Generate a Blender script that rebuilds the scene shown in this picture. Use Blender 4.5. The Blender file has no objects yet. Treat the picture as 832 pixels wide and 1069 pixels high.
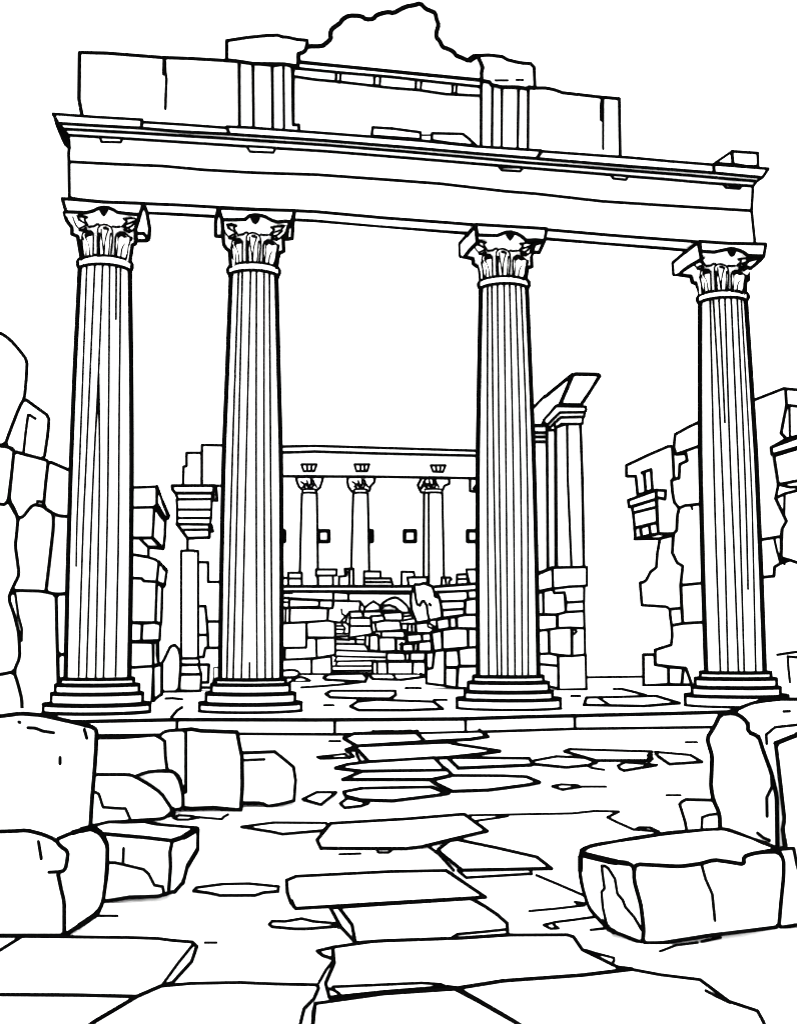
import bpy, math, random
from mathutils import Vector
R = math.radians
scene = bpy.context.scene
COL = scene.collection

# ------------------------------------------------------------------ camera
# All outlines are noted in picture coordinates (832 x 1069) together with the
# distance each thing stands at, so that every thing gets a real place and size.
F = 1385.0
PITCH = math.atan(138.0 / F)
CAM = Vector((0, 0, 1.6))
FWD = Vector((0, math.cos(PITCH), math.sin(PITCH)))
UPV = Vector((0, -math.sin(PITCH), math.cos(PITCH)))
cam = bpy.data.cameras.new('camera'); cam.sensor_fit = 'HORIZONTAL'; cam.sensor_width = 36
cam.lens = F / 832 * 36; cam.clip_end = 8000; cam.clip_start = .1
co = bpy.data.objects.new('camera', cam); COL.objects.link(co)
co.location = CAM; co.rotation_euler = (math.pi / 2 + PITCH, 0, 0)
scene.camera = co

def ray(u, v):
    return Vector(((u - 416) / F, 0, 0)) + UPV * ((534.5 - v) / F) + FWD
def depth(p): return (p - CAM).dot(FWD)
def hz(u, v, z):
    d = ray(u, v); return CAM + d * ((z - CAM.z) / d.z)
class Plane:                                   # upright plane; n points away from the viewer
    def __init__(s, p, yaw=0):
        s.p = p; s.n = Vector((-math.sin(R(yaw)), math.cos(R(yaw)), 0))
    def hit(s, u, v, d=0):
        r = ray(u, v); return CAM + r * ((s.p + s.n * d - CAM).dot(s.n) / r.dot(s.n))
    def off(s, d):
        q = Plane(s.p + s.n * d); q.n = s.n; return q
def at(v, z=0, yaw=0, u=416): return Plane(hz(u, v, z), yaw)
G0 = -.285                                     # level of the ground in front of the platform

# ------------------------------------------------------------------ materials
def material(name, c0, c1, scale, rough):
    m = bpy.data.materials.new(name); m.use_nodes = True
    nt = m.node_tree; b = nt.nodes['Principled BSDF']
    b.inputs['Roughness'].default_value = rough
    b.inputs['Specular IOR Level'].default_value = 0.0
    tc = nt.nodes.new('ShaderNodeTexCoord'); n = nt.nodes.new('ShaderNodeTexNoise')
    n.inputs['Scale'].default_value = scale; n.inputs['Detail'].default_value = 4
    r = nt.nodes.new('ShaderNodeValToRGB')
    r.color_ramp.elements[0].color = (*c0, 1); r.color_ramp.elements[1].color = (*c1, 1)
    nt.links.new(tc.outputs['Object'], n.inputs['Vector'])
    nt.links.new(n.outputs['Fac'], r.inputs['Fac']); nt.links.new(r.outputs['Color'], b.inputs['Base Color'])
    return m
STONE = material('white_stone', (.84, .84, .84), (.88, .88, .88), 3, 1)
INK = material('black_line', (0, 0, 0), (.001, .001, .001), 3, 1)

# ------------------------------------------------------------------ meshes
WK = 1.42
class MB:
    def __init__(s): s.v = []; s.f = []; s.m = []
    def face(s, pts, mat=0):
        i = len(s.v); s.v += pts; s.f.append(list(range(i, i + len(pts)))); s.m.append(mat)
    def joint(s, p, r):                         # small ball that rounds a line's corner or end
        i = len(s.v); n = 6
        for a in (-.87, 0, .87):
            z = math.sin(a) * r; q = math.cos(a) * r
            for k in range(n):
                t = 2 * math.pi * k / n; s.v.append(p + Vector((q * math.cos(t), q * math.sin(t), z)))
        s.v.append(p - Vector((0, 0, r))); s.v.append(p + Vector((0, 0, r)))
        for a in range(2):
            for k in range(n):
                k2 = (k + 1) % n
                s.f.append([i + a * n + k, i + a * n + k2, i + a * n + n + k2, i + a * n + n + k]); s.m.append(1)
        for k in range(n):
            k2 = (k + 1) % n
            s.f.append([i + 3 * n, i + k2, i + k]); s.m.append(1)
            s.f.append([i + 3 * n + 1, i + 2 * n + k, i + 2 * n + k2]); s.m.append(1)
    def ink(s, pts, w, closed=False):           # raised black line, as a round bead along the points
        w *= WK
        if closed: pts = list(pts) + [pts[0]]
        rad = [.5 * w * max(depth(p), .5) / F for p in pts]
        n = 7
        for j in range(len(pts) - 1):
            a, b = pts[j], pts[j + 1]; d = b - a
            if d.length < 1e-6: continue
            d.normalize()
            x = d.orthogonal().normalized(); y = d.cross(x)
            i = len(s.v)
            for p, r in ((a, rad[j]), (b, rad[j + 1])):
                for k in range(n):
                    t = 2 * math.pi * k / n; s.v.append(p + x * (r * math.cos(t)) + y * (r * math.sin(t)))
            for k in range(n):
                k2 = (k + 1) % n
                s.f.append([i + k, i + k2, i + n + k2, i + n + k]); s.m.append(1)
        for j, p in enumerate(pts if not closed else pts[:-1]): s.joint(p, rad[j])
    def prism(s, fr, ext, w=3, skip=(), back=True):
        bk = [p + ext for p in fr]; n = len(fr)
        s.face(list(fr)); s.face(bk[::-1])
        for j in range(n):
            k = (j + 1) % n; s.face([fr[j], bk[j], bk[k], fr[k]])
        if not w: return
        for j in range(n):
            if j not in skip: s.ink([fr[j], fr[(j + 1) % n]], w)
        if back:
            s.ink(bk, w * .9, True)
            for j in range(n):
                a = (fr[j] - fr[j - 1]); b = (fr[(j + 1) % n] - fr[j])
                if a.length > 1e-6 and b.length > 1e-6 and a.angle(b) > R(38): s.ink([fr[j], bk[j]], w * .9)
    def slab(s, poly, pl, t=.5, w=3, d=0, ext=None, skip=(), back=True, lines=(), lw=None, soft=0, heavy=False, floor=None):
        """a block whose face is drawn on the upright plane pl (third number: metres further back)"""
        pp = soften(S(poly), soft, True)
        fr = [pl.hit(p[0], p[1], d + p[2]) for p in pp]
        if floor is not None:                    # feet stand on the ground, never under it
            fr = [hz(p[0], p[1], floor) if q.z < floor else q for p, q in zip(pp, fr)]
        if ext is None:
            c = sum(fr, Vector()) / len(fr); ext = (c - CAM).normalized() * t
        n = len(fr); far = [p[2] > .15 for p in pp]
        for j in range(n) if heavy else ():      # edges that lie further back show only half of their bead
            if (far[j] or far[(j + 1) % n]) and j not in skip: s.ink([fr[j], fr[(j + 1) % n]], w * (1.5 if far[j] and far[(j + 1) % n] else 1.25))
        s.prism(fr, ext, w, skip, back)
        for l in lines: s.line(l, pl, lw or w * .85, d)
    def line(s, l, pl, w=2.5, d=0, soft=0):
        s.ink([pl.hit(p[0], p[1], d + p[2]) for p in soften(S(l), soft, False)], w)
    def flat(s, poly, z, th=.06, w=3, skip=(), soft=0):   # a slab lying on level ground
        fr = [hz(p[0], p[1], z) for p in soften(S(poly), soft, True)]
        s.prism(fr, Vector((0, 0, -th)), 0, back=False)
        up = [q + Vector((0, 0, .5 * w * depth(q) / F)) for q in fr]
        for j in range(len(up)):
            if j not in skip: s.ink([up[j], up[(j + 1) % len(up)]], w)
    def gline(s, l, z, w=2.5, soft=0):
        q = [hz(p[0], p[1], z) for p in soften(S(l), soft, False)]
        s.ink([a + Vector((0, 0, .5 * w * depth(a) / F)) for a in q], w)
def S(t):
    if not isinstance(t, str): return t
    o = []
    for q in t.split():
        a = [float(x) for x in q.split(',')]
        o.append(tuple(a) if len(a) == 3 else (a[0], a[1], 0.0))
    return o
def soften(p, k, closed):
    for _ in range(k):
        o = []; n = len(p)
        rng = range(n) if closed else range(n - 1)
        if not closed: o.append(p[0])
        for i in rng:
            a, b = p[i], p[(i + 1) % n]
            L = math.hypot(b[0] - a[0], b[1] - a[1]); q = min(.25, 3.0 / max(L, .01)) if k == 1 else .25
            for f in (q, 1 - q): o.append(tuple(a[c] + (b[c] - a[c]) * f for c in range(3)))
        if not closed: o.append(p[-1])
        p = o
    return p

class Thing:
    def __init__(s, name, label=None, cat=None, group=None, kind=None):
        s.a = (name, label, cat, group, kind); s.parts = []
    def part(s, name, mb=None, parent=None, label=None):
        mb = mb or MB(); s.parts.append((name, mb, parent, label)); return mb
    def idx(s): return len(s.parts) - 1
    def done(s):
        name, label, cat, group, kind = s.a
        allv = [v for p in s.parts for v in p[1].v]
        lo = Vector([min(v[c] for v in allv) for c in range(3)]); hi = Vector([max(v[c] for v in allv) for c in range(3)])
        org = Vector(((lo.x + hi.x) / 2, (lo.y + hi.y) / 2, lo.z))
        if kind: org = Vector()
        def mesh(n, mb):
            me = bpy.data.meshes.new(n)
            me.from_pydata([tuple(v - org) for v in mb.v], [], mb.f)
            me.materials.append(STONE); me.materials.append(INK)
            me.polygons.foreach_set('material_index', mb.m); me.update()
            o = bpy.data.objects.new(n, me); COL.objects.link(o); return o
        if len(s.parts) == 1:
            root = mesh(name, s.parts[0][1])
        else:
            root = bpy.data.objects.new(name, None); COL.objects.link(root); root.empty_display_size = .3
            made = []
            for pn, mb, par, lab in s.parts:
                o = mesh(pn, mb); o.parent = root if par is None else made[par]
                if lab: o['label'] = lab
                made.append(o)
        root.location = org
        if label: root['label'] = label
        if cat: root['category'] = cat
        if group: root['group'] = group
        if kind: root['kind'] = kind
        return root
def single(name, label, cat, build, group=None):
    t = Thing(name, label, cat, group); build(t.part(name)); return t.done()
def masonry(name, label, cat, pl, blocks, w=2.7, t=.8, part='block', group=None, soft=0, extra=()):
    """a wall or pier of separate stones: blocks = [outline] or (outline, [inner lines], further faces)"""
    th = Thing(name, label, cat, group)
    for i, b in enumerate(blocks):
        if isinstance(b, str): b = (b,)
        mb = th.part(part)
        d = -.012 * (i % 6)
        mb.slab(b[0], pl, t, w, d, lines=b[1] if len(b) > 1 else (), soft=soft)
        for q in (b[2] if len(b) > 2 else ()): mb.slab(q, pl, t * .8, w, d + .03, soft=soft, heavy=True)
    for pn, polys in extra:
        mb = th.part(pn)
        for k, q in enumerate(polys): mb.slab(q, pl, t, w, -.1 - .02 * k - .13 * [e[0] for e in extra].index(pn))
    return th.done()

# ------------------------------------------------------------------ the setting
FAC = at(744, 0, 12.2)                          # front plane of the column bases
NV = FAC.n
g = Thing('ground', kind='structure'); mb = g.part('ground')
mb.face([Vector((-3000, -60, G0)), Vector((3000, -60, G0)), Vector((3000, 5000, G0)), Vector((-3000, 5000, G0))])
for l in ('344,775.5 355,775.5', '181,855 187,853 200,853.6 207,855.5 196,857.5 186,857.5 181,855', '200,854.5 208,855 231,857 234,854 238,852',
          '169,854.5 172,851 177,849 182,849 182,851 178,853.5 171,855', '354.5,893.7 376,893', '394,890.5 396,892 405,892 408,890',
          '490,853 558,851.7 597.5,851 621,848.5 646,849 634,855 644,860 662,868 688,870', '662,868 667,865.5 679,865.7 688,870', '497.5,858.7 520,855.5 530,853.7',
          '614,801 618,803.5 630.7,805.4', '606,823 632.4,823', '716,776.6 727.3,776.6', '695.8,832 710.3,832',
          '560,915.5 585,926 608,936 614,939', '552.5,953 580,950.5 610,947', '600,943.5 612,945', '601,943.5 604,946.5',
          '621,959 600,962 580,964.5 567.5,967.5 575,971.5 583,971 578,967', '616.7,972.7 636,970.5',
          '689,995 704.6,989 728,986', '732.5,985 752,980.5', '214,986 226,986', '100.5,958 122.5,958',
          '611,993.6 622,997 641,1002 641,1005 638,1008', '608,993.6 625,1002 645,1011.7', '676,791 679,787 681,794 677,797'):
    mb.gline(l, G0, 2.6)
g.done()

p = Thing('pavement', kind='structure'); mb = p.part('pavement')
edge = [hz(u, v, 0) for u, v in ((-260, 757.5), (78, 754.2), (190, 752), (330, 752.3), (480, 751.3), (550, 749), (700, 745.6), (742, 744.4), (1100, 735))]
back = [Vector((60, 150, 0)), Vector((-60, 150, 0))]
mb.face(edge + back)
dn = Vector((0, 0, G0 - .1))
for a, b in zip(edge[:-1], edge[1:]): mb.face([a, a + dn, b + dn, b])
mb.ink([q + Vector((0, 0, .01)) for q in edge], 3.4)
mb.ink([hz(u, v, G0 + .035) for u, v in ((-260, 771), (78, 768.5), (251, 766.5), (350, 767), (420, 766.5), (505, 764.3), (600, 761.3), (740, 759.6), (1100, 750))], 3.0)
for u, v in ((185, 752.2), (349.5, 752.2), (486, 751.1), (600, 748)):
    a = hz(u, v, 0) - Vector((0, .02, 0)); mb.ink([a, a + Vector((0, 0, G0 + .03))], 2.8)
for l in ('598,709.2 680,708', '165,722.5 192,722', '314.6,719.4 337,718 360,716 380,713.5', '423.7,720 438.7,720', '338.6,738 347.8,738',
          '453,732.4 466,732.4', '641,721 649.4,721 662,724 674.6,727.4', '596.5,728.4 605.4,728.4', '173,731 181,730.6 190,731.7', '190,740 185,743 179,750'):
    mb.gline(l, 0, 2.7)
p.done()
# ------------------------------------------------------------------ the four front columns
AX = FAC.off(1.0)
def circle(c, r, n=40, a0=0, a1=2 * math.pi, tow=None, rgt=None):
    return [c + rgt * (r * math.sin(a0 + (a1 - a0) * k / n)) + tow * (r * math.cos(a0 + (a1 - a0) * k / n)) for k in range(n + 1)]
class Axis:
    def __init__(s, pl, ub, vb, ut, vt):
        s.pl, s.ub, s.vb, s.ut, s.vt = pl, ub, vb, ut, vt
        a = s.c(vb); t = CAM - a; t.z = 0; s.tow = t.normalized(); s.rgt = Vector((-s.tow.y, s.tow.x, 0))
    def uc(s, v): return s.ub + (s.ut - s.ub) * (v - s.vb) / (s.vt - s.vb)
    def c(s, v): return s.pl.hit(s.uc(v), v)
    def rad(s, v, hw): return hw * depth(s.c(v)) / F
    def lathe(s, mb, rings, n=40, caps=True):
        base = len(mb.v); m = len(rings)
        for v, hw in rings: mb.v += circle(s.c(v), s.rad(v, hw), n, tow=s.tow, rgt=s.rgt)[:-1]
        for i in range(m - 1):
            for k in range(n):
                k2 = (k + 1) % n
                mb.f.append([base + i * n + k, base + i * n + k2, base + (i + 1) * n + k2, base + (i + 1) * n + k]); mb.m.append(0)
        if caps:
            mb.f.append([base + k for k in range(n)]); mb.m.append(0)
            mb.f.append([base + (m - 1) * n + k for k in range(n)]); mb.m.append(0)
    def ring(s, mb, v, hw, w):
        mb.ink(circle(s.c(v), s.rad(v, hw), 40, tow=s.tow, rgt=s.rgt)[:-1], w, True)
    def side(s, mb, rings, w, sides=(-1, 1)):
        for q in sides:
            o = []
            for v, hw in rings:
                c = s.c(v); r = s.rad(v, hw) + .2 * w * depth(c) / F
                o.append(c + s.rgt * (q * r * .968) + s.tow * (r * .25))
            mb.ink(o, w)
    def surf(s, u, v, hw, off=.0):
        q = max(-.985, min(.985, (u - s.uc(v)) / hw)); c = s.c(v)
        pl = Plane(c + s.tow * (s.rad(v, hw) * math.sqrt(1 - q * q) + off + .06 * q * q)); pl.n = -s.tow
        return pl.hit(u, v)
    def turn(s, p, v):                           # half a turn about the axis
        c = s.c(v); return Vector((2 * c.x - p.x, 2 * c.y - p.y, p.z))

CAPR = ((209, 36), (222, 41), (231, 38), (238, 34.5), (245, 33), (252, 28.5), (261, 26.3), (276, 25.5))
def caphw(v):
    for (a, x), (b, y) in zip(CAPR[:-1], CAPR[1:]):
        if v <= b: return x + (y - x) * max(0, (v - a)) / (b - a)
    return 25.5
LEAVES = [  # outline, veins, dark curl
    ('84.8,246.5 86,242.6 89.4,240.6 94,241 96.6,244 96.6,267 87.5,269', ['88,247 91.6,253 92.7,258 93.2,268', '85.5,247 89,254 89.6,259 89,268.6'], '86.5,245 88.5,242 91,241.5 95.5,243 95.5,246 91,247 88.5,249'),
    ('101.3,238 104,234.8 107.5,233.8 111,234.4 114.6,236.5 116.4,240 116.5,248 115.2,267 101.3,267', ['104.6,238.7 105.2,246 106,251 107.8,265.6', '112,240 110.2,245 108.9,252 108.2,265.6', '103,243 103.4,255 103.6,266.4', '114.4,243 113.6,255 112.8,266.4'], '105.5,237.5 107,235.8 110,235.8 113.5,238 113.5,240.5 110,240 107,239.5'),
    ('119.8,247.5 121,244 124,242 128,242.2 131.5,244.6 135,247.5 134,256 131.5,270.6 119.5,267.4', ['122.6,248 122.3,256 121.4,267', '131.5,251 128,256 126.6,260 125.7,268', '133.5,255 132,262 131.2,270'], '121,246.5 123.5,243 127.5,243 133,247.5 129,248.6 126,246.6 123,249')]
VOLUTES = [('74,222.6 79.5,222.4 90,226.6 87,228.6 90.7,234.7 86.6,235.8 81.5,238.4 78.4,234.6 76.4,230', ['79.5,223 83,226 90,227', '79.6,226 84,231 90,234.4', '79,224 81,229.5 88.6,233'], ),
           ('146.3,225.2 139.7,226.4 127.8,228 131.5,230.6 126.4,236 132.5,237.4 136.5,241 142,236 144.4,231', ['128.4,229 134,227.6 142,227.2', '142.5,227 139.5,230.7 133,233 127,236', '140.5,232 136,236 130,238.6'], )]
SCROLL = ['92,236.4 97,235.8 100,233.8 102,233.8', '117,236 120,236.6 124,236.3', '82,240 85,240.5 89,238', '129,239.4 131.5,241 134.5,242', '84.4,250 86.2,258 86.4,269', '136.4,248 134.8,258 133.6,271']

def column(label, axis, shaft, flutes, base, ring, sx, sy, abacus, flaps, flower, corners, mirror=False):
    ub, vb, ut, vt = axis
    ax = Axis(AX, ub, vb, ut, vt); th = Thing('column', label, 'column', 'fluted columns along the front of the portico')
    # base: a round plinth carrying three stepped rings
    mb = th.part('base'); ib = th.idx()
    def drum(m, v0, v1, hw, wt, wb):
        ax.lathe(m, [(v0, hw), (v1, hw)]); ax.ring(m, v0, hw, wt); ax.ring(m, v1, hw, wb); ax.side(m, [(v0, hw), (v1, hw)], 3.6)
    drum(mb, base[3][0], base[3][1], base[3][2], 3.4, 3.4)
    for q in base[2::-1]: drum(th.part('moulding', parent=ib), q[0], q[1], q[2], 3.2, 3.2)
    # shaft
    mb = th.part('shaft'); shaft = [(v, h - .7) for v, h in shaft]
    def hwv(v):
        for (a, x), (b, y) in zip(shaft[:-1], shaft[1:]):
            if v <= b: return x + (y - x) * max(0, v - a) / (b - a)
        return shaft[-1][1]
    rings = [(v, hwv(v)) for v in [shaft[0][0] + (shaft[-1][0] - shaft[0][0]) * k / 12 for k in range(13)]]
    ax.lathe(mb, rings); ax.side(mb, rings, 5.2)
    for fl in flutes:
        fl = [(fl[0][0], fl[0][1] - (4 if fl[0][1] < 320 else 0))] + fl[1:]
        q = soften([(a, b, 0.) for a, b in fl], 2, False); o = []
        for (a, b, _), (c, d, _) in zip(q[:-1], q[1:]):
            k = max(1, int((d - b) / 30))
            o += [(a + (c - a) * i / k, b + (d - b) * i / k) for i in range(k)]
        o.append(q[-1][:2])
        mb.ink([ax.surf(a, b, hwv(b), .02) for a, b in o], 2.0)
    for k in range(9):
        a = R(112 + 17 * k)
        mb.ink([ax.c(v) + (ax.rgt * math.sin(a) + ax.tow * math.cos(a)) * ax.rad(v, h) for v, h in rings], 2.0)
    # neck ring
    mb = th.part('neck_ring'); v0, v1, hw = ring
    ax.lathe(mb, [(v0, hw - 1), (v0 + 1.5, hw), (v1 - 1.5, hw), (v1, hw - 1)]); ax.ring(mb, v0, hw - 1, 3); ax.ring(mb, v1, hw - 1, 3)
    ax.side(mb, [(v0, hw - 1), (v0 + 2, hw + .4), (v1 - 2, hw + .4), (v1, hw - 1)], 3.6)
    # capital
    cu = ax.uc((v0 + vt) / 2)
    def X(u, v): return ((-1 if mirror else 1) * (u - 109.3) * sx + ax.uc(v0 + (v - 274) * sy), v0 + (v - 274) * sy)
    def onbell(pts, off=.02, back=False, fine=False):
        o = []
        if fine:
            f = []
            for (a, b), (c, d) in zip(pts[:-1], pts[1:]): f += [(a + (c - a) * i / 4, b + (d - b) * i / 4) for i in range(4)]
            pts = f + [pts[-1]]
        for a, b in pts:
            u, v = X(a, b); p = ax.surf(u, v, caphw(b) * sx * 1.02, off)
            o.append(ax.turn(p, v) if back else p)
        return o
    P2 = lambda t: [(a, b) for a, b, _ in S(t)]
    mb = th.part('capital'); ic = th.idx()
    rr = [(v0 + (v - 274) * sy, h * sx * .97) for v, h in CAPR[1:]]
    ax.lathe(mb, rr)
    for l in SCROLL: mb.ink(onbell(P2(l), .03, False, True), 2.2)
    for back in (False, True):
        for ol, veins, curl in LEAVES:
            m = th.part('leaf', parent=ic); pts = onbell(P2(ol), .025, back)
            c = sum(pts, Vector()) / len(pts); mid = ax.c(v0 - 10); inw = (mid - c); inw.z = 0; inw = inw.normalized() * .1
            m.prism(pts, inw, 1.8, back=False)
            for l in veins: m.ink(onbell(P2(l), .06, back, True), 1.45)
            m.face(onbell(P2(curl), .06, back), 1)
        for ol, strokes in VOLUTES:
            m = th.part('volute', parent=ic); pts = onbell(P2(ol), .06, back)
            c = sum(pts, Vector()) / len(pts); mid = ax.c(v0 - 40); inw = (mid - c); inw.z = 0; inw = inw.normalized() * .12
            m.prism(pts, inw, 1.8, back=False)
            for l in strokes: m.ink(onbell(P2(l), .08, back, True), 1.7)
    m = th.part('abacus', parent=ic)
    m.slab(abacus, FAC, w=3.2, ext=NV * .3, back=False, d=.02)
    ap = S(abacus); a0, a1 = ap[0], max(ap, key=lambda t: t[0]); x0, x1 = a0[0] + 6, a1[0] - 6
    m.slab([(x0, a0[1] + 1.5, 0), (x1, a1[1] + 1.5, 0), (x1 - 1, a1[1] + 7, 0), (x0 + 1, a0[1] + 7, 0)], FAC, w=0, ext=NV * 1.5, d=.3)
    for q in flaps: m.slab(q[0], FAC, .25, 3.4, d=.06, back=False, lines=q[1] if len(q) > 1 else (), lw=3.2)
    m = th.part('flower', parent=ic); m.slab(flower, FAC, .3, 2, d=-.05); m.face([FAC.hit(a, b, -.06) for a, b, _ in S(flower)], 1)
    for q, k, *dd in corners:
        n = len(q.split()); th.part('corner_leaf', parent=ic).slab(q, AX, .3, 3.4, d=dd[0] if dd else -.4, back=False, skip=tuple(range(k, n)))
    return th.done()

column('outermost left fluted column, standing behind the biggest left foreground boulder', (101.3, 740, 109.6, 276),
       ((278, 25), (390, 28.6), (480, 30.6), (600, 32), (708, 32.2)),
       [[(90.5, 283), (83.2, 480), (80, 550), (79.5, 591)], [(98.9, 280), (90, 480), (86.5, 550), (81.9, 706)],
        [(107.2, 278), (103, 390), (98, 480), (95, 550), (90.2, 707)], [(103, 390), (104.2, 480), (103, 550), (99.7, 707)],
        [(114.5, 278), (113, 480), (112, 550), (108, 707)], [(121.4, 280), (121, 333)], [(126, 281), (124, 480), (124, 550), (120.7, 706)]],
       [(708.5, 714.5, 37), (715, 723.5, 42.5), (724, 734.5, 46.5), (735, 743, 54.4)], (274, 282.5, 27.2), 1, 1,
       '65,207 108,210.6 149.6,212 146,223.4 139.7,223.2 132,222.4 123,221.3 119,218.8 114,216.6 108,216 102.5,217 98,219.4 90.7,221.4 69,220.8',
       [('149.6,212 153.5,222 156.2,238 155.5,249.2 153,251 142.3,251 141.6,238.7 145,228', ['143,243.4 150,243.4 153.5,248'])],
       '104.6,218.8 112,218.8 110.5,222 108.4,224.6 106.5,222.4', [('67,221.5 69.5,230 75,237.3 75,244 81,246.6 82,253 83.4,261 84.8,270 92,268 92,222', 7), ('141.6,237.3 141.6,254 138.3,255.8 137,264 135.7,273 128,270 128,236', 4)])
column('second fluted column from the left, between the left pier and the gallery steps', (261.6, 740, 264.9, 283),
       ((284, 23), (390, 26.4), (480, 29.5), (600, 31), (708, 31.6)),
       [[(248.9, 289), (242.2, 480), (236.7, 707)], [(253, 288), (248.5, 480), (243.4, 707)], [(261.7, 286), (257, 480), (252, 707)],
        [(267.8, 286), (267.2, 480), (268.3, 707)], [(275.7, 286), (275.5, 480), (276.9, 707)], [(281.4, 287), (282.5, 480), (284.4, 707)], [(260.5, 692), (260.5, 707)]],
       [(709, 714.5, 36), (714.5, 723.5, 40.4), (724, 733.7, 46), (734, 742, 52.8)], (281, 288.5, 26.2), .95, .96,
       '228.2,217 262,218.4 307.6,219.4 306,231.5 298,230.4 290,231.4 284,229.6 277.5,226 272,224.4 266,223.8 260,225 256,228.6 244,229 232,229',
       [('307,219.5 306,232 305,248.7 299,249.4 300,240 303,232', []), ('227.6,218 225,231.5 225,246 232,246.7 232.6,238 231.6,228', ['232,235.4 233.5,255'])],
       '262.5,227.5 270.5,227.5 269,231 266.5,233 264,231', [('230,222 232,235.4 233.5,255 236,259 239.5,262 240,268 240.8,278 248,275 248,228', 6), ('298,231 295.7,248.7 296.3,262 291.7,264 290,270 289,279 282,276 282,236', 5)])
column('third fluted column from the left, with small square-capped pilasters behind its right side', (531, 738, 526, 296),
       ((297, 23.4), (390, 26.4), (480, 29), (600, 30.6), (707, 31.2)),
       [[(509, 302), (508.5, 480), (510.2, 706)], [(513.4, 301), (515, 480), (519.2, 706)], [(519.3, 299), (521, 480), (523.6, 706)],
        [(526.2, 298), (528.2, 480), (530.2, 706)], [(532, 298), (536, 480), (537.7, 706)], [(538.4, 299), (544, 480), (545.3, 706)], [(543.9, 300), (551.2, 480), (551.6, 706)]],
       [(706, 712, 36.2), (712.5, 721.5, 41.7), (722, 730.7, 45.5), (729.5, 739.4, 53.8)], (295, 302, 25.8), .93, .89,
       '496.5,234 570.5,238.4 568.5,250.8 560,250 549.4,250.4 545,246.5 540,243.6 533.5,241.8 528,242 524,243.5 519,245.5 498.4,245',
       [('496.5,235 488,245,.4 480,254,.9 480.6,267.3,.9 484.5,268,.9 490,261,.6 498,253,.2', []), ('568.5,250.8 562.6,263.4 554.7,262.7 558,255', [])],
       '529,245 536,245 534,248.5 532.4,250 530.5,248', [('484.5,268 493.8,270 493.8,275 497,277.5 500.4,279 501,285 501.7,293 503.4,290 502.6,278 498,253.4', 6, .3), ('554.7,263.4 555.3,278 550.7,279.5 549.8,286 549.3,293 547,290 548,278 550,258', 4)])
column('rightmost fluted column, whose base is partly hidden by the tall right foreground boulder', (768.6, 733, 754.4, 309),
       ((311, 22.6), (390, 25.4), (480, 28.1), (600, 29.2), (702, 29.4)),
       [[(741.2, 315), (745.5, 500), (747, 560), (752, 701)], [(744.5, 314), (750, 400), (754.3, 500), (756.5, 560), (760, 701)], [(750.4, 313), (754.5, 390), (756.7, 441)],
        [(756.7, 312), (762.8, 500), (765.8, 560), (771, 701)], [(763.2, 312), (771.4, 500), (773, 560), (777, 701)], [(769.5, 313), (778.3, 500), (781, 615)], [(773.6, 314), (784.4, 500), (786, 560), (789, 701)]],
       [(702, 708, 35.6), (708.5, 717, 41), (717.5, 726.5, 44.6), (726, 736.8, 52)], (309.3, 316, 25.2), .93, .85,
       '730.2,251.7 761.3,253.8 799.4,254.5 797.3,267 780.7,266.3 776,262.8 771,260.7 764,258.9 755.8,260.5 745.4,262.8 731.6,262',
       [('728.9,252.4 716,262.5,.5 702.6,273.9,1.1 703.3,286.3,1.1 706.7,286.3,1.1 719,278,.6 732.3,270.4,.1', []), ('797.3,267 793,272 783.5,280 776.5,277.3 781,272', [])],
       '760.5,262.5 767.5,262.5 766,265.8 763.8,267 762,265.5', [('706.7,286.3 721.3,288.4 722.6,294.6 726.8,295.8 729,301 731,308.5 732.6,304 730,290 728,280 726,270.4', 5, .3), ('780.7,280 781.4,291.8 778.6,293 778.2,300 778,307 776,304 776,290 777,270', 4)])

# ------------------------------------------------------------------ entablature carried by the columns
en = Thing('entablature', 'long stone entablature lying across the four fluted front columns', 'entablature')
E = FAC.off(.12)
m = en.part('architrave')
m.slab('72,168.5 120,171 170,173 213,177 265,180 330,182 400,187 460,191.5 529,199.6 560,202 630,210 700,214.5 784.5,219.7 786,235 788,254 745,254 722,251.5 700,250 640,245.4 570,239.3 500,234.6 460,231.5 400,227 330,220.6 307,219.5 267,218 228,216 187,213.6 147.6,212 110,210.5 84,208 72.4,206', E, w=3, ext=NV * .56, d=0, back=False)
m.line('100,218.4 155,221.8 226,225.8 306,229 330,230.2 410,236.8 495,244 570,249 640,254.6 717,261 770,265', E, 3.1, d=.6)
m = en.part('frieze')
m.slab('72.4,153 ' + '71,140.6 130,144.2 190,148 260,152.6 340,157.5 420,164 500,170.8 551,175 600,179 660,184 700,187.2 740,190.8 786,194' + ' 784.5,219.7 700,214.5 630,210 560,202 529,199.6 460,191.5 400,187 330,182 265,180 213,177 170,173 120,171 72,168.5 71.6,160', E, w=2.9, t=.7, d=.01, back=False)
m = en.part('cornice'); ci = en.idx()
T_ = ['55.2,118.4 97,121.5 148.4,124.5', '149,127 190,129.5 236.6,133', '236.6,131.8 258,132.6 340,138.6 390,142.5 440,146.5 497,152.4 550,155.8 565,156.8', '566,157.6 620,161.5 660,164.3 700,168 745,171.6', '745,171.2 770,173.2 802,175.8']
A_ = ['61,128.2 100,130.6 147,133.2', '147,133.2 190,137 239.6,139.5', '239.6,139.5 340,146.3 420,152.9 500,160 560,165', '560,165 610,169.2 660,173.4 700,176.4 745.6,180', '745.6,180 770,182.4 796,184.8']
B_ = '66,134.2 130,137.6 190,141.3 241,144.4 340,151 420,157.6 500,164.7 552,169.6 610,174 660,178 720,182.8 790,188.8'
C_ = '71,140.6 130,144.2 190,148 260,152.6 340,157.5 420,164 500,170.8 551,175 600,179 660,184 700,187.2 740,190.8 786,194'
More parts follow.
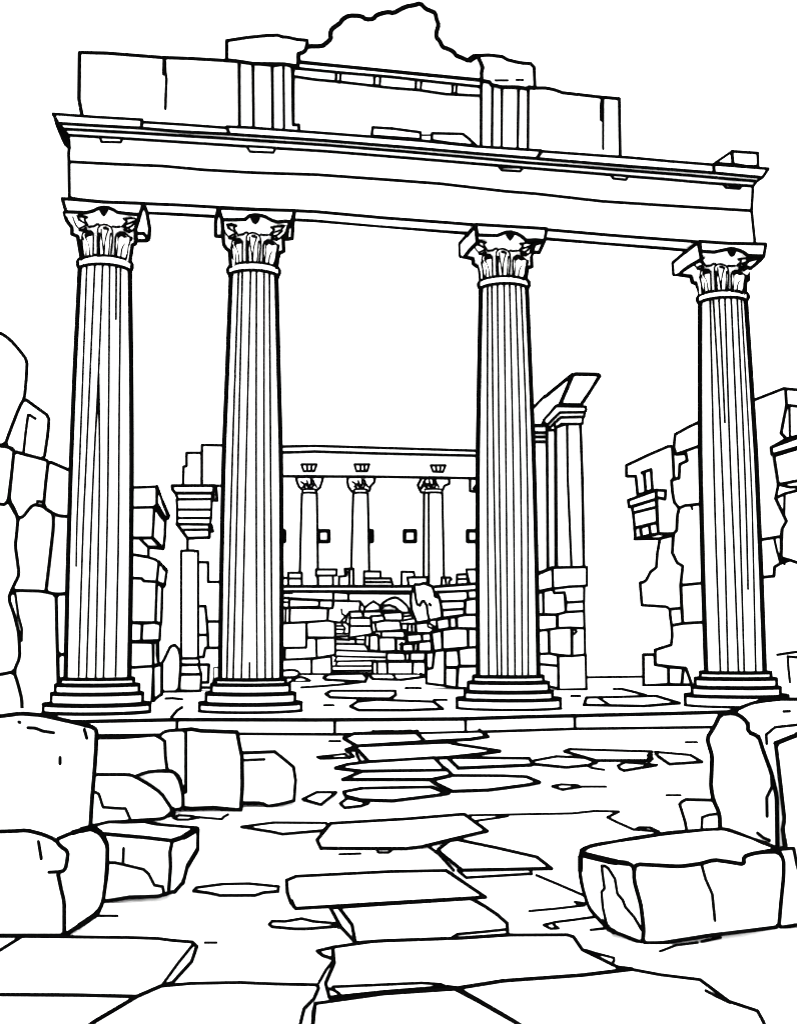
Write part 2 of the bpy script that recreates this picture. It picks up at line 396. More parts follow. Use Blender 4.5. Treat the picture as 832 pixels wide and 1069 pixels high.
rv = lambda t: ' '.join(t.split()[::-1])
Aall = ' '.join(A_)
m.slab(B_ + ' ' + rv(C_), E, w=2.6, t=.9, d=-.25, back=False)
m.slab(Aall + ' ' + rv(B_), E, w=2.6, t=.9, d=-.38, back=False)
for k in range(5):
    m.slab(T_[k] + ' ' + rv(A_[k]), E, w=2.9, t=.9, d=(-.6, -.5, -.6, -.5, -.6)[k], back=False)
m = en.part('cornice_return', parent=ci)
m.slab('57,121 61,128.2 64,133 68,138 70.5,143 72.4,154 68,150 63.5,140 59.5,130', E, .4, 3, d=-.3, lines=['61,130 66,142 70.5,151', '63.5,134 68.5,143 71.5,150'], lw=2)
for q in ('104.5,142.8 106,147.6 126,148 128,144', '257.5,152.2 261,157.8 285.5,158.8 288,154', '521,174 524,177.4 543,178.4 546.5,174.6',
          '637.5,182 640.5,186 653.5,187.2 655.5,183.6', '755,192 758,195.6 772,196.6 774.5,193.6'):
    en.part('modillion', parent=ci).slab(q, E, w=2.4, t=.4, d=-.4, back=False)
en.done()

# ------------------------------------------------------------------ attic above it
A = FAC.off(.35)
at_ = Thing('attic_wall', 'ruined attic wall with pilasters standing on top of the entablature', 'wall')
at_.part('wall_panel').slab('83,54.3 112,55 140,57.2 171,59.6 200,60.6 237,62.8 250,63.6 250,136 200,133 148,130 97,126 86,124 85.5,119.5 82.5,103', A, .6, 3.4, skip=(6, 7, 8, 9, 10, 11), lines=['172.3,60 172.6,75 173.8,82 173,100 172.6,113', '171,62 170.6,77'], lw=2.8)
m = at_.part('pilaster'); m.slab('249.7,62.4 264,62.4 264.6,137 250,137', A, .5, 3, d=-.1, skip=(2,))
m = at_.part('wall_panel'); m.slab('264,65.8 284,68 284.6,138 264.6,138', A, .5, 2.8, d=-.05, skip=(2,))
m = at_.part('pilaster'); m.slab('284.3,69.8 285,68.6 296,66.6 296.6,138 284.8,138', A, .5, 2.8, d=-.1, skip=(3,))
m.slab('296.4,66.4 305,69.2 306,130 312,130 312,139 296.8,138', A, .5, 3, d=-.12, skip=(5, 4), lines=[])
at_.part('wall_panel').slab('306.4,79 330,82.6 355.4,84.9 409.4,91.3 437,93.4 465,97.6 502,99.4 502.6,158 460,154 400,149 330,144 306.4,141', A, .5, 2.6, d=.05, skip=(6, 7, 8, 9, 10))
m = at_.part('rail'); ri = at_.idx()
m.slab('311,64.8 360,69.5 409,74.6 503.5,84 502.4,90 455,85 409,79.7 360,75.6 307,70.4', A, .6, 2.7, d=-.08)
m.slab('307,70.4 360,75.6 409,79.7 455,85 502.4,90 502,99.4 465,97.6 437,93.4 409.4,91.3 355.4,84.9 330,82.6 305.5,79', A, .6, 2.6, d=-.03)
for a, b, c, d in ((351, 75, 355.6, 75.4), (391, 78.6, 397, 79), (434.3, 83, 439.7, 83.6), (472.6, 87, 476.7, 87.6)):
    at_.part('dentil', parent=ri).slab([(a, b, 0), (c, d, 0), (c - .6, d + 10, 0), (a - .4, b + 9.6, 0)], A, .3, 2.5, d=-.05)
m = at_.part('pilaster'); m.slab('502.3,84 511,85.4 514,88 513.4,158 502,157', A, .5, 2.9, d=-.1, skip=(3,))
m.slab('514,88 524,90.4 523.6,158 513.4,158', A, .5, 2.6, d=-.07, skip=(2,))
m = at_.part('pilaster'); m.slab('524,90.4 541,91.6 540,160 523.6,160', A, .5, 2.6, d=-.12, skip=(2,)); m.slab('541,91.6 551.4,91.4 551,160 540,160', A, .5, 3, d=-.1, skip=(2,))
at_.part('wall_panel').slab('551,91.4 569.5,91.4 578,93 587.4,96.4 627.7,101 646.4,102.6 647.4,169 600,166 551,162', A, .6, 3.3, skip=(6, 7, 8), lines=['628,102.6 627,110 627.2,125', '629.6,103 629.5,155'], lw=2.6)
at_.done()
single('ruined_block', 'wide flat stone with a nibbled top, lying on the left attic pilasters', 'stone block',
       lambda m: m.slab('236.6,62 236.6,42 258,38.6 280,36.4 290,36.2 295,38 300,38.3 310,40.6 320.5,41.6 320.8,44 318.8,51.6 316,54 311,55.6 311,68.5 297,66.4 264,65.8 250,63.6', A, .7, 3.3, d=-.2))
single('rubble_core', 'tall jagged hump of bare rubble at the middle of the attic top', 'rubble',
       lambda m: m.slab('320.5,47.8 336,47.8 340,45 345.6,40 344.8,36 345.6,30.7 350,27 355.4,23.4 357,20 364,15.7 377,16 382,19.9 390,19.2 392.7,15.3 400,13 406.6,11.9 410,13.6 423.4,6.3 432,5 439,2.8 444,8.7 450,11 454.7,13.2 455.6,20 458,25 455.4,33 455.4,39 459,42 461.7,48.8 468,50.6 474,54 476,57.6 480,59 490,63.4 494,60 498,57.5 500,60 504,69.7 503,76 503.5,84 409,74.6 311,64.8 311,55.6 316,54 318.8,51.6', A, .9, 4.2, d=.1, soft=1))
single('ruined_block', 'small rounded capping stone lying on the right attic pilasters', 'stone block',
       lambda m: m.slab('498,57.5 510,57 524,58.5 530,62 538,64 546,65.4 554,66 557.6,70 558.4,91.4 552,90.4 549,92 541,90.5 524,90.4 513,88 511,85 503,83.6 502.6,76 504,69.7 501,63', A, .7, 3.4, d=-.2, lines=['517,83.4 530,83.4', '539,83 546,83'], lw=2.4))
single('stone_block', 'low flat block lying on the cornice below the attic rail', 'stone block',
       lambda m: m.slab('388,141.4 389,132.5 409.4,133.7 439,137.7 439,145 410,143', A, .5, 2.8, d=-.6))
single('stone_block', 'wedge-shaped stone lying on the cornice beside the right attic pilasters', 'stone block',
       lambda m: m.slab('450.5,146 451,138.7 483,139.4 489,144 497,151.6 470,149', A, .5, 2.8, d=-.6, lines=['439,140.6 449.5,140.6'], lw=1.8))
single('stone_block', 'squared block with a sloped flank on the right end of the cornice', 'stone block',
       lambda m: (m.slab('764,157.6 791,159.4 791.2,173.4 779,173.2 765.2,171', A, .6, 3, d=-.3), m.slab('764,157.6 765.2,171 746,170,.3', A, .4, 2.6, d=-.29)))
# ------------------------------------------------------------------ left ruined wall
masonry('ruined_wall', 'tall ruined wall of huge stones at the left edge, behind the leftmost column', 'wall', at(740), [
    '-14,344 0,347 10,353.6 20,365 28.3,376 27.4,395 25.4,415.6 19.6,426.5 12,446 5.2,464.6 -14,463',
    ('25.4,415.6 38,425 51.3,434.6 50,452 46,479.3 30,476 16,472 5.2,464.6 12,446 19.6,426.5', ['24.5,473 27,450 29.4,433 31.5,433.4 37,437']),
    '-14,464 0,465.5 13,467.5 14.6,472 12,495 8.4,523 4.3,527 0,526 -14,525',
    ('14.6,471 30,475.4 46,479.6 50.5,481.3 48,502 45.4,529 40,527.4 34.6,527 29,533 24.5,539.4 18.8,541 15,531 9.5,522', ['39,523 38.6,528 45,529.4 45.3,524 39,523']),
    '50.5,481.3 60,485.4 80,494 80,539 70.7,539 63,538.6 59,537.4 55,535.6 45.4,529 48,502',
    '18.8,541 24.5,539.4 29,533 34.6,527 40,527.4 45.4,529 50,533 55.4,536 55.6,550 52,582 47.6,618.4 43,617 26,616.6 12.5,616.4 16,608 20,600.5 18,584 16,570 17.6,556',
    '55.4,536 59,537.4 70.7,539 80,539 80,618.6 58,620.4 47.6,618.4 52,582',
    '-14,526 0,526 4.3,527 8.4,523 13,531 18.8,541 17.6,556 16,570 18,584 20,600.5 16,608 12,616 8.7,624.4 15,642 19.6,661 20.8,686 14.4,701.4 7,703 -14,706',
    ('12.5,617 26,616.6 43,617 58.4,620.6 59,650 60.6,714 60.6,748 23,748 22.6,730 18.6,714 14.6,701.4 20.8,686 19.6,661 15,642 9,625', ['12,618.5 16,620.6 19,642 23,657 22.5,669', '15.6,704 17,712 18,713']),
    '58.6,620.6 80,619.6 80,682.6 60,683.4', '60.4,683.6 80,683 80,712 61,714.4',
    '-14,706 0,704.6 14.4,701.4 18.6,714 22.6,730 23,748 -14,748'], w=3.1, t=1.6, soft=1)

# ------------------------------------------------------------------ left pier with broken corbels
PL1 = at(733.5)
masonry('ruined_pier', 'ruined block pier with broken corbels just right of the leftmost column', 'pier', PL1, [
    ('126,509.4 163.7,508 163.6,526 161,529.4 126,530.4', [], ['163.7,508 169,523,.3 175.5,538,.7 174.8,540.7,.7 172,541,.6 163.6,526']),
    ('126,530.4 161,529.4 160.3,545 159.3,561.3 126,561.3', [], ['161,529.4 166,537,.4 171.9,543.6,.8 171.4,558,.8 170,572.5,.8 159.3,561.3 160.3,537.5']),
    ('126,561.3 145.6,562 150,566.6 155,571 155,581.4 136,578.4 126,577.5', [], ['146,562 150,566.6 155,571.4 170,572.6,.5 159.3,561.5']),
    ('126,577.5 137,578.6 155,581.8 162,584 165.8,586.6 163.7,607.5 150,606.7 148,604 137,603.6 126,603.4', [], ['165.8,586.6 170,592,.3 173.2,595.4,.6 171,611.6,.6 167.6,610,.4 163.7,607.5']),
    ('126,603.4 137,603.6 148,604 150,606.7 163.7,607.5 162.3,650 126,649.6', [], ['163.7,607.8 168.6,612.6,.4 167.4,651.6,.4 162.3,650']),
    '126,649.6 148.4,651 147.4,669.2 126,670.3', '148.4,651 162,650 167.6,651.8 166.6,668.6 147.4,669.2',
    ('126,670.3 159.6,671 160,695.4 140,697 126,697', [], ['159.6,671 164.8,671 165,694,.3 160,695.4']),
    ('126,697 140,697 160,695.6 160.4,732 152,736 126,736', [], ['160,695.8 168.4,693.4,.4 168.2,725,.4 158.2,732.4'])], w=2.7, t=1.2)
single('pointed_stone', 'small pointed stone leaning between the left pier and the little pedestal column', 'stone',
       lambda m: m.slab('166,695 170.4,690.8 174,683 177.6,675.4 180.6,673.8 184,674 187.7,680.7 188.6,692 188,703.6 186.4,722 168.4,722.6', at(723.8), .8, 2.8, soft=1))

PL2 = at(723.6)
masonry('ruined_wall', 'stepped block wall behind the little pedestal column at left', 'wall', PL2.off(1.6), [
    '200,587 217.3,587 217.3,607.5 240,607.5 240,649 228,649 216,649 214.4,633 200,633',
    '200,633 214.4,633 216,649 217.2,663 200,663', '216,649 240,649 240,676.4 217.3,676.4 217,663',
    '200,663 217,663 217.3,676.4 214.4,676.6 212.5,686 200,686.5', '200,686.5 212.5,686 214.4,676.6 240,676.4 240,718 200,718',
    '206,694 218,694 217.3,712.4 206,712.7', '223,708 223,697.3 240,697 240,716 222,716'], w=2.6, t=1.2)
pc = Thing('pedestal_column', 'slender plain little column on a tapered pedestal, left of the second fluted column', 'column')
ax = Axis(PL2.off(.35), 198, 722, 198, 570)
m = pc.part('shaft'); ax.lathe(m, [(575.4, 8), (687, 8)], 24); ax.ring(m, 575.4, 8, 2.6); ax.side(m, [(575.4, 8), (687, 8)], 3)
m = pc.part('base'); ax.lathe(m, [(687.5, 8), (691, 9.4), (694, 8.2)], 24); ax.ring(m, 687.5, 8, 2.6); ax.ring(m, 694, 8.2, 3); ax.side(m, [(687.5, 8), (691, 9.6), (694, 8.2)], 2.6)
m = pc.part('pedestal'); ax.lathe(m, [(694.5, 8.4), (704, 11.4), (721.3, 10.6)], 24); ax.ring(m, 704, 11.2, 2.8); ax.ring(m, 721.3, 10.4, 2.8); ax.side(m, [(694.5, 8.4), (704, 11.4), (721.3, 10.6)], 3)
pc.done()
eb = Thing('entablature_block', 'moulded entablature fragment perched above the little pedestal column', 'entablature')
PE = PL2.off(-.1)
eb.part('masonry').slab('191,507 191.6,487 194.7,486.5 194.7,472.6 210.6,472.6 210.6,507', PE, .8, 2.6, d=.25)
eb.part('masonry').slab('210.6,507 210.8,464.4 240,465 240,507', PE, .8, 2.6, d=.2)
m = eb.part('cornice'); m.slab('179.6,507 224.4,507 222.4,514.6 183,514.6 180,511', PE, .8, 3); m.slab('224.2,507 225.6,508 227,522.6 223,522.4 222.4,514', PE, .5, 2.7, d=.02)
m = eb.part('frieze')
for q in ('183,514.6 221.6,514.6 221.6,521 185.6,521.3', '184.4,521.3 221.2,521 220.8,532 185,532', '185,532 220.8,532 220.4,540.8 185,540.8', '185,540.8 220.4,540.8 219.4,547.4 184.6,546.8'):
    m.slab(q, PE, .7, 2.5, d=.06)
m = eb.part('corbel'); m.slab('184.6,547 219,547.4 218.6,561.2 195.6,561.8', PE, .7, 3, d=.1, lines=['191.6,553.2 217,553']); m.slab('219,546 221,548 222.6,555 219,555', PE, .4, 2.4, d=.12)
m = eb.part('neck'); m.slab('195.7,561 203,561 203,576 195.7,576', PE, .4, 2.5, d=.3, skip=(1,), back=False)
eb.done()

# ------------------------------------------------------------------ rear gallery
PG = at(705.4)                                   # foot of the gallery stairs
PM = PG.off(.15)                                  # masonry below the gallery
PC = PG.off(4); PW = PG.off(8)
bw = Thing('gallery_wall', 'plain far wall with small square windows behind the gallery columns', 'wall')
bw.part('wall').slab('282,480 510,482 510,614 282,614', PW, 1, 0)
for k, (x0, x1) in enumerate(((286.5, 297), (332.6, 343.2), (378, 388.6), (422.2, 433.6), (488, 499.6))):
    m = bw.part('window'); wi = bw.idx()
    fr = [(x0, 554.2), (x1, 554.2), (x1, 565.2), (x0, 565.2)]
    m.slab([(a, b, 0.) for a, b in fr], PW, .3, 3.4, d=-.12)
bw.done()
ge = Thing('gallery_entablature', 'straight beam across the small far columns of the rear gallery', 'entablature')
ge.part('cornice').slab('282,466.4 328.6,465.4 395,467.4 510,470.8 510,475.8 395,473.2 328.6,471.2 282,472.6', PC, .9, 2.7, d=-.4)
ge.part('frieze').slab('282,472.6 328.6,471.2 395,473.2 510,475.8 510,499.4 395,497.6 282,497', PC, .9, 2.8, d=-.15)
for q, l in (('314.7,484.7 330.6,484.7 328,491.7 317,491.7', ['320.4,485 320.9,491', '325.4,485 325,491']), ('370,484.7 385.5,484.7 383.3,491.7 372,491.7', ['376.5,486 376.3,491', '380.4,485.5 380.6,491']),
             ('449.6,485.7 465,485.7 462.4,492.6 452,492.2', ['455,486 455.6,491.6', '459.8,486 459.4,492'])):
    ge.part('bracket').slab(q, PC, .3, 2.3, d=-.35, lines=l, lw=2.3)
ge.done()
def small_column(label, cap, strokes, ub, ut, hb, ht, extra=None):
    th = Thing('gallery_column', label, 'column', 'small plain columns of the rear gallery')
    a = Axis(PC.off(.1), ub, 611, ut, 514); m = th.part('shaft')
    rg = [(515, ht), (560, (ht + hb) / 2), (613, hb)]
    a.lathe(m, rg, 24); a.side(m, rg, 3.1)
    if extra: m.ink([a.surf(extra[0], 516, ht), a.surf(extra[1], 608, hb)], 2.4)
    m = th.part('neck_ring'); a.lathe(m, [(511.5, ht + 1), (515, ht + 1)], 24); a.ring(m, 511.5, ht + .8, 2); a.ring(m, 515, ht + .6, 2.3)
    m = th.part('capital'); m.slab(cap, PC, .5, 2.6, d=-.12, lines=strokes, lw=2.0)
    th.done()
K = ['-7,508 -4,505 -2,508', '-3,502 -1.5,506 -1,510', '1,501 1.5,504 -.5,509', '3,501 4.5,503 3,506', '7,508 5,505 3,508 1,511', '-9,503 -6,505 -5,509']
def shift(u): return [' '.join('%g,%s' % (float(a.split(',')[0]) + u, a.split(',')[1]) for a in l.split()) for l in K]
small_column('far gallery column nearest the second fluted column', '309,498 337.4,498 336,503 334,509 330.5,512 316.5,512 312,508 310,503', shift(323.4), 322.4, 323, 9, 7, None)
small_column('far gallery column standing above the arch, middle of the three', '363,498 391.5,498 391,503 386.5,508 386,512 382,513 367,513 363.6,508 362.6,503', shift(377), 376, 376.4, 9, 6.8)
small_column('far gallery column rising behind the leaning stone', '440,499 469,499.5 469,505 464,507 462,512 456,514 439.6,514 437.4,510 436,506.4', shift(451) + ['440,508 444,501', '438.4,512 443,506'], 453, 452.2, 10, 8.8, (447.6, 447.8))
small_column('far gallery column mostly hidden behind the third fluted column', '490.5,499.7 516,500 514,512 510,514 493,513 490.6,512.6', ['494,510 499,503', '495,511.6 499,508'], 507, 507, 6.5, 5.5)
def debris(label, polys, lines=()):
    def b(m):
        for k, q in enumerate(polys): m.slab(q, PC, .5, 2.4, d=-.5 - .05 * k)
        for l in lines: m.line(l, PC, 2.3, d=-.62)
    single('broken_block', label, 'stone block', b, 'broken blocks lying on the gallery ledge')
debris('low broken block pair on the ledge left of the first far column', ['285,603.6 301,603.4 301,613 285,613', '301,598 315,598 315,613 301,613'], ['301,604 313,604'])
debris('flat-capped broken block on the ledge right of the first far column', ['332,600.6 347.6,600.6 347.6,613 332,613', '330,594.6 351.5,594.6 351.2,600.8 330,600.8'])
debris('narrow stepped broken stone on the ledge against the middle far column', ['353.8,613 354,602 360.6,601.5 359.8,593.8 369,593.8 369,613'], ['365,594 364.5,612', '361,601 362,597'])
debris('small upper broken block on the ledge right of the middle far column', ['380,596.6 397.3,596.8 397.3,603.8 380,603.8'])
debris('long low broken slabs on the ledge right of the middle far column', ['380,603.8 398,603.8 408,603.8 410.6,612.6 380,612.6'], ['381,607.8 409.5,607.8'])
debris('open-cornered broken block on the ledge left of the leaning stone', ['419,612.6 419.2,596.9 432,597.2 433,602.4 425.2,603 427,612.6', '425.2,603 446,602.6 446,612.6 427,612.6'])
debris('tiny broken chip on the ledge right of the leaning stone column', ['461,603 470,603 471.5,604.8 469,607 469,612.6 461,612.6'], ['465,604 465.6,609'])
debris('low stack of thin broken slabs on the ledge near the third fluted column', ['476.6,612 477,600 487.4,599.4 489,612'], ['477.4,604.6 488,604.4'])
debris('taller square broken block on the ledge touching the third fluted column', ['486.7,594.6 508,594.4 508,612 491,612 488,601'])
lg = Thing('gallery_ledge', 'narrow straight stone ledge under the far gallery columns', 'ledge')
m = lg.part('gallery_ledge'); m.slab('282,612.3 440,612.2 440,617.8 306,617.4 282,618', PM, 7, 2.9, d=-.35)
m.slab('454,612.6 475,611 510,608.4 510,617 456,618', PM, 7, 2.9, d=-.35, skip=(4,))
lg.done()
masonry('masonry_wall', 'pale wall of big squared blocks left of the gallery stairs', 'wall', PM, [
    ('284,617 348,618 348,627.2 304.6,624.8 284,624', []), '348,618 363.7,619.4 363.7,627 348,627.2', '363.7,619.4 460,620 460,640 363.7,640',
    ('284,624.4 302.5,624.6 301.5,634.4 284,634.4', ['284,628.8 302,628.8', '286,619.4 304.8,619.4']),
    '302.2,625.6 333.4,627 333,633.4 301.6,634.2', '333.4,627 347.6,627 347,635.4 333,634',
    ('302.6,634.8 342.2,635.2 341.8,648 322,649.2 302.2,650.3', []), ('284,635 302.4,635 302.2,650.4 284,651', ['298.4,636 298.2,650']),
    '284,651.6 319.8,649.7 319.6,676.2 284,676.4', '320,650 341.8,648 349.6,649.4 349.8,665.7 320.6,665.4',
    '297.4,676.8 319.6,676.2 320.2,666 330,666.5 330.6,687 297.2,688.8', '284,677 297.2,676.8 297,688.8 284,689',
    '330,666.7 349.8,665.8 349.8,683.6 330.6,687', '284,689 325.4,688 325.3,704 284,704', '325.3,688.2 345.8,685.4 346.4,704 325.3,704'], w=2.4, t=3)
st = Thing('staircase', 'narrow stone steps climbing between the gallery masonry', 'stairs')
for k, q in enumerate(('346.5,703 346.5,695.6 389.6,695.4 389.6,703', '350,695.6 352.2,690.6 392,689.8 392,695.4', '349,690.6 351.8,685.3 404,686.6 404,690',
                       '349,685.3 351,679 404,681 404,686.6', '348,679 351,672.4 383,673 404,681', '348,672.4 349.6,666.6 383,668 383,673')):
    m = st.part('step'); m.slab(q, PG, 1.5, 1.9, d=.1 + .1 * k, back=False)
    if k == 0: m.line('347,700.4 389,700.2', PG, 2, d=.08)
    if k == 5: m.line('371,667.8 371.6,672.4', PG, 2, d=.58)
st.done()
masonry('rubble_wall', 'tumbled wall of small mixed stones above the gallery stairs', 'wall', PM.off(-.1), [
    ('348.5,627.3 376.2,628 375.6,637.9 365.6,638.6 362.6,641.6 361,649.6 355,650 342,648 343,635.4 347.4,635', ['356.4,636 357,641 361,643.4', '355,650 361,643']),
    ('350,650 361,650 364.5,653 364.5,668 350,667', ['350,653.6 357,653.6', '350,657 360,657.4', '350,661.6 362,661.6', '350,664.6 363,664.4', '357,652 360.4,656 358.6,661']),
    '376.2,628.4 380.8,634.6 379.4,639 377.5,639.4 375.4,636', '365,639 377.5,638.6 379.6,644.6 365.4,645.2', '365,645.2 386.8,645.4 387.4,653.7 365.2,653.7', '365,653.7 387.4,653.7 388.8,661.7 382,663 364.3,665.8',
    '381.6,663 386,663.6 385,678.6 381,673', '380.8,634.6 385,631 390,627.8 396.5,632.4 396.8,637 380,638.4', '379,638.8 397,638.4 400,642.4 388,643.6 386.8,645.4 379.8,644.4',
    '399.4,640.4 419.6,639 420.3,647.7 402.3,647.7', ('420.3,640.4 428.3,639.4 431.4,645.8 420.3,648', ['421,643.8 429.6,642.8']),
    '387,643.6 400,642.6 401.8,647.8 391,649.6 388,650', '391.5,650 402,648 417.5,648.4 419,657.8 393,659.4', '387.4,650 391.5,650 393,659.4 388.8,661',
    '419.4,651.4 426,651 425.4,657.8 419.2,657.8', '426,651 430,651.4 430,661 425.4,660', '398,659.4 421.8,659 422.8,665.9 398,665.4', '389,661 393,659.4 398,659.4 398,665.4 394.4,664',
    ('434,651.4 447,650 455.7,655.7 448.6,660.8 434.8,660.8', ['446.6,650.6 446.6,654.4 450.4,656 455,655.8']), '429.7,651.2 433.6,650.8 433.6,660.8 430,661',
    '421.8,659.5 434,661 439.8,662 424.6,663.2', '424.7,663 439.8,662 440.5,669.4 426,670.9', '440.5,662 449,661.2 450,668.8 441,669.5',
    '420.3,673 431,672.2 431.4,680 420.3,680', '432.4,671.6 436,671.4 435.6,680 432,680', '437,670.8 450,669.2 450.6,680 436.6,680',
    '395.4,665.8 412.4,665.4 413,679.6 395.8,680.2', '386,663.6 394.8,662.8 395.2,679.6 385.4,678.8', ('413.6,666.6 424,667.8 423.4,671.6 419,673.2 419,679.7 413.8,679.7', ['417,673 419.6,671 418,677']),
    '403.8,681.4 422.5,682.2 423.2,689.8 403.8,689.8', '423.2,682.2 427.6,682.2 426.8,689.8 423.2,689.8', '428.2,681.6 444,681.4 443.4,689.8 428,689.8',
    '393.7,691 403.8,690.8 404.4,704 393.7,704', '389,691 393.7,691 393.7,704 389,704', '404.4,691.2 430.9,691.2 430.4,704 404.6,704', '431.2,691.2 443.6,691 444,699 444,708 434.8,704 430.6,704'], w=2.3, t=2)
single('stone_arch', 'low round arch half buried in the rubble under the gallery ledge', 'arch',
       lambda m: (m.slab('397.3,632.4 400,629.4 403.8,626.8 408,625 412.4,624 416,625 419.6,627.6 423,630.6 425.4,633.3 427.6,639.6 420,639.6 416,637 412.4,633.6 406.6,631.6 401,632.4 398,635.6', PM, .8, 2.4, d=-.2),
                  m.line('398,637.6 410,637.6 417,638.6', PM, 2.2, d=-.2)))
single('leaning_stone', 'big irregular slab leaning upright at the right of the rubble below the gallery', 'stone',
       lambda m: m.slab('433.3,610.2 438,610.4 442.7,608.8 451.4,612.4 453.5,618.9 454.2,622.8 458.6,624.2 460.4,632.6 461.6,645 447.7,648 434.8,650.2 432,643 429.7,637 428.6,628 429,619.6', at(722), .7, 2.8, d=-.25, lines=['432.6,612.4 433.4,620 434,625 435.5,631 438.4,632.3 439.4,630 440.5,628 442.7,627.5 445.6,632.6 446.4,640 447.7,646', '448.4,630.4 449.6,632'], lw=2.6))
masonry('masonry_wall', 'wall of big squared blocks between the leaning stone and the third fluted column', 'wall', at(720.4), [
    '455.7,618.6 488,616.8 488.6,624 486,627.4 460,627.8 458.6,624', '459.6,628 485.4,627.4 484.8,635.6 461.2,637', '461.2,637.2 484.8,635.8 484.5,642 469.4,644 462,645.2',
    '488,616.8 510,615 510,624 498,624.8 488.6,625', '486,626.4 498.2,624.8 510,624.4 510,641.4 485.2,641.8', '455.5,647.4 468.6,645.2 469.4,655.8 456.6,658', '469.2,645 476,644.2 476.6,655.6 469.6,655.8',
    '476.8,644 485,642.2 510,641.8 510,656.6 477,655.8', '450.4,660.8 460.9,658.3 461.9,678.2 452.6,679.8', '461.6,657.8 477,656 488,656.6 488.6,676 462,678.2', '488.6,656.8 510,657 510,675 488.8,676.2',
    '444.7,681.8 453,680.8 451.6,696.8 447.7,698.6 445.3,696.4', '453.6,680 464.4,678.6 464.4,716 444.9,713.6 445.1,699 451.4,697.6', '464.8,679.6 478,678.8 479.6,693.4 478.6,696.4 464.6,696.6', '478.6,678 489,676.2 510,675.2 510,695.2 479.8,695.2',
    '464.6,697.4 477.4,697.4 476.6,718.2 464.6,716', '478.4,696.2 510,695.4 510,719 491,718.8 476.8,718.2'], w=2.6, t=2.5)
# ------------------------------------------------------------------ pilasters on a podium, right of the third column
PD = at(721.4)
masonry('podium', 'square podium of fitted blocks just right of the third fluted column', 'podium', PD, [
    ('576.6,592.8 612.8,592 612.8,611.4 594,612.4 577.3,614.6', [], ['576.6,592.8 577.3,614.6 561,618,.5 548,620,1 548,604,1 560.4,599.6,.5']),
    '548,621 567,618.2 567.4,641.2 548,642', '567,617.4 577.3,615.4 578.5,619.2 589.3,618.6 590.5,639 581,641.6 567.4,641.2', '577.3,614.8 594,612.6 610,612 609.8,628 591,629 589.3,618.6 578.5,619.2',
    '591,629.2 609.7,628 609.8,637.8 590.5,639', '548,642.4 581.3,641.8 581.3,656 562.8,658.4 548,660', '582,641.6 590.5,639.2 609.8,638 610.2,656 596.5,655.4 582,656', '548,660 572.5,657.6 573.2,682.4 548,684',
    '573,657.6 581.3,656 596.5,655.4 596.7,685 585,684 573.6,682.3', ('597.2,655.6 610.4,656 610.9,683.5 597.2,685', ['599.4,656.6 602,659.4 599.4,662.2 596.8,659.4 599.4,656.6']),
    '548,684 573.6,682.4 582,684.2 582.8,695.2 548,692', '548,692 582.8,695.4 582.8,719 571,716.2 548,708', '582.6,685 596.7,685 611.4,683.5 612.2,719.6 583,720.4'], w=2.6, t=2)
def pilaster(label, shaft, lines, tiers):
    th = Thing('pilaster', label, 'pilaster'); pl = PD.off(.25)
    m = th.part('shaft'); m.slab(shaft[0], pl, .8, 3.0, d=shaft[1], lines=lines, lw=2.6)
    m = th.part('capital'); 
    for k, q in enumerate(tiers): m.slab(q, pl, .8, 2.6, d=shaft[1] - .1 - .06 * k)
    th.done()
pilaster('angular near pilaster with a folded moulded capital, on the podium', ('580,446 592,442 606,442 608,500 609.6,592 596.6,592.4 581,592.4 580.4,520', 0), ['592,442 592.6,498 595.2,560 596.6,592', '571.2,461 571.8,560 572,594'],
         ['585.5,435.8 609,435 608,442.4 586,442.4 579.6,447 578.6,441.6', '584.6,430.4 610.7,429.8 609.9,435 585.5,435.6 578.6,441.6 571.8,449 571.6,443', '580.4,424 611.5,424.4 612,427.6 610.7,430 584.6,430.4 577,437.4 571.6,443.2 567.8,440.8 567.8,438'])
pilaster('narrow far pilaster half hidden behind the third fluted column', ('548,461 571,461 571.6,520 572,596 548,600', .35), [],
         ['548,456 571,456.2 571,461 548,461', '548,451.4 571,451.6 571,456 548,456', '548,444.4 570.6,444.4 571,449.6 571,451.6 548,451.4', '571,449.4 579.6,448.7 580,592 572,594'])
single('architrave_block', 'slanting end of an architrave beam resting on the two pilasters', 'architrave',
       lambda m: (m.slab('597.6,391.4 601,390.4 624,390.8 626,392.4 616,408,.2 606.5,422.6,.3 584.4,422.4,.3 591,407,.2', PD, .8, 3.6, d=-.2),
                  m.slab('597.6,391.4 584.4,422.4 580.4,424 568,439.4 566,444 548,444 548,437,2 569.5,414.5,1', PD, .6, 3.4, d=.12, heavy=True)))

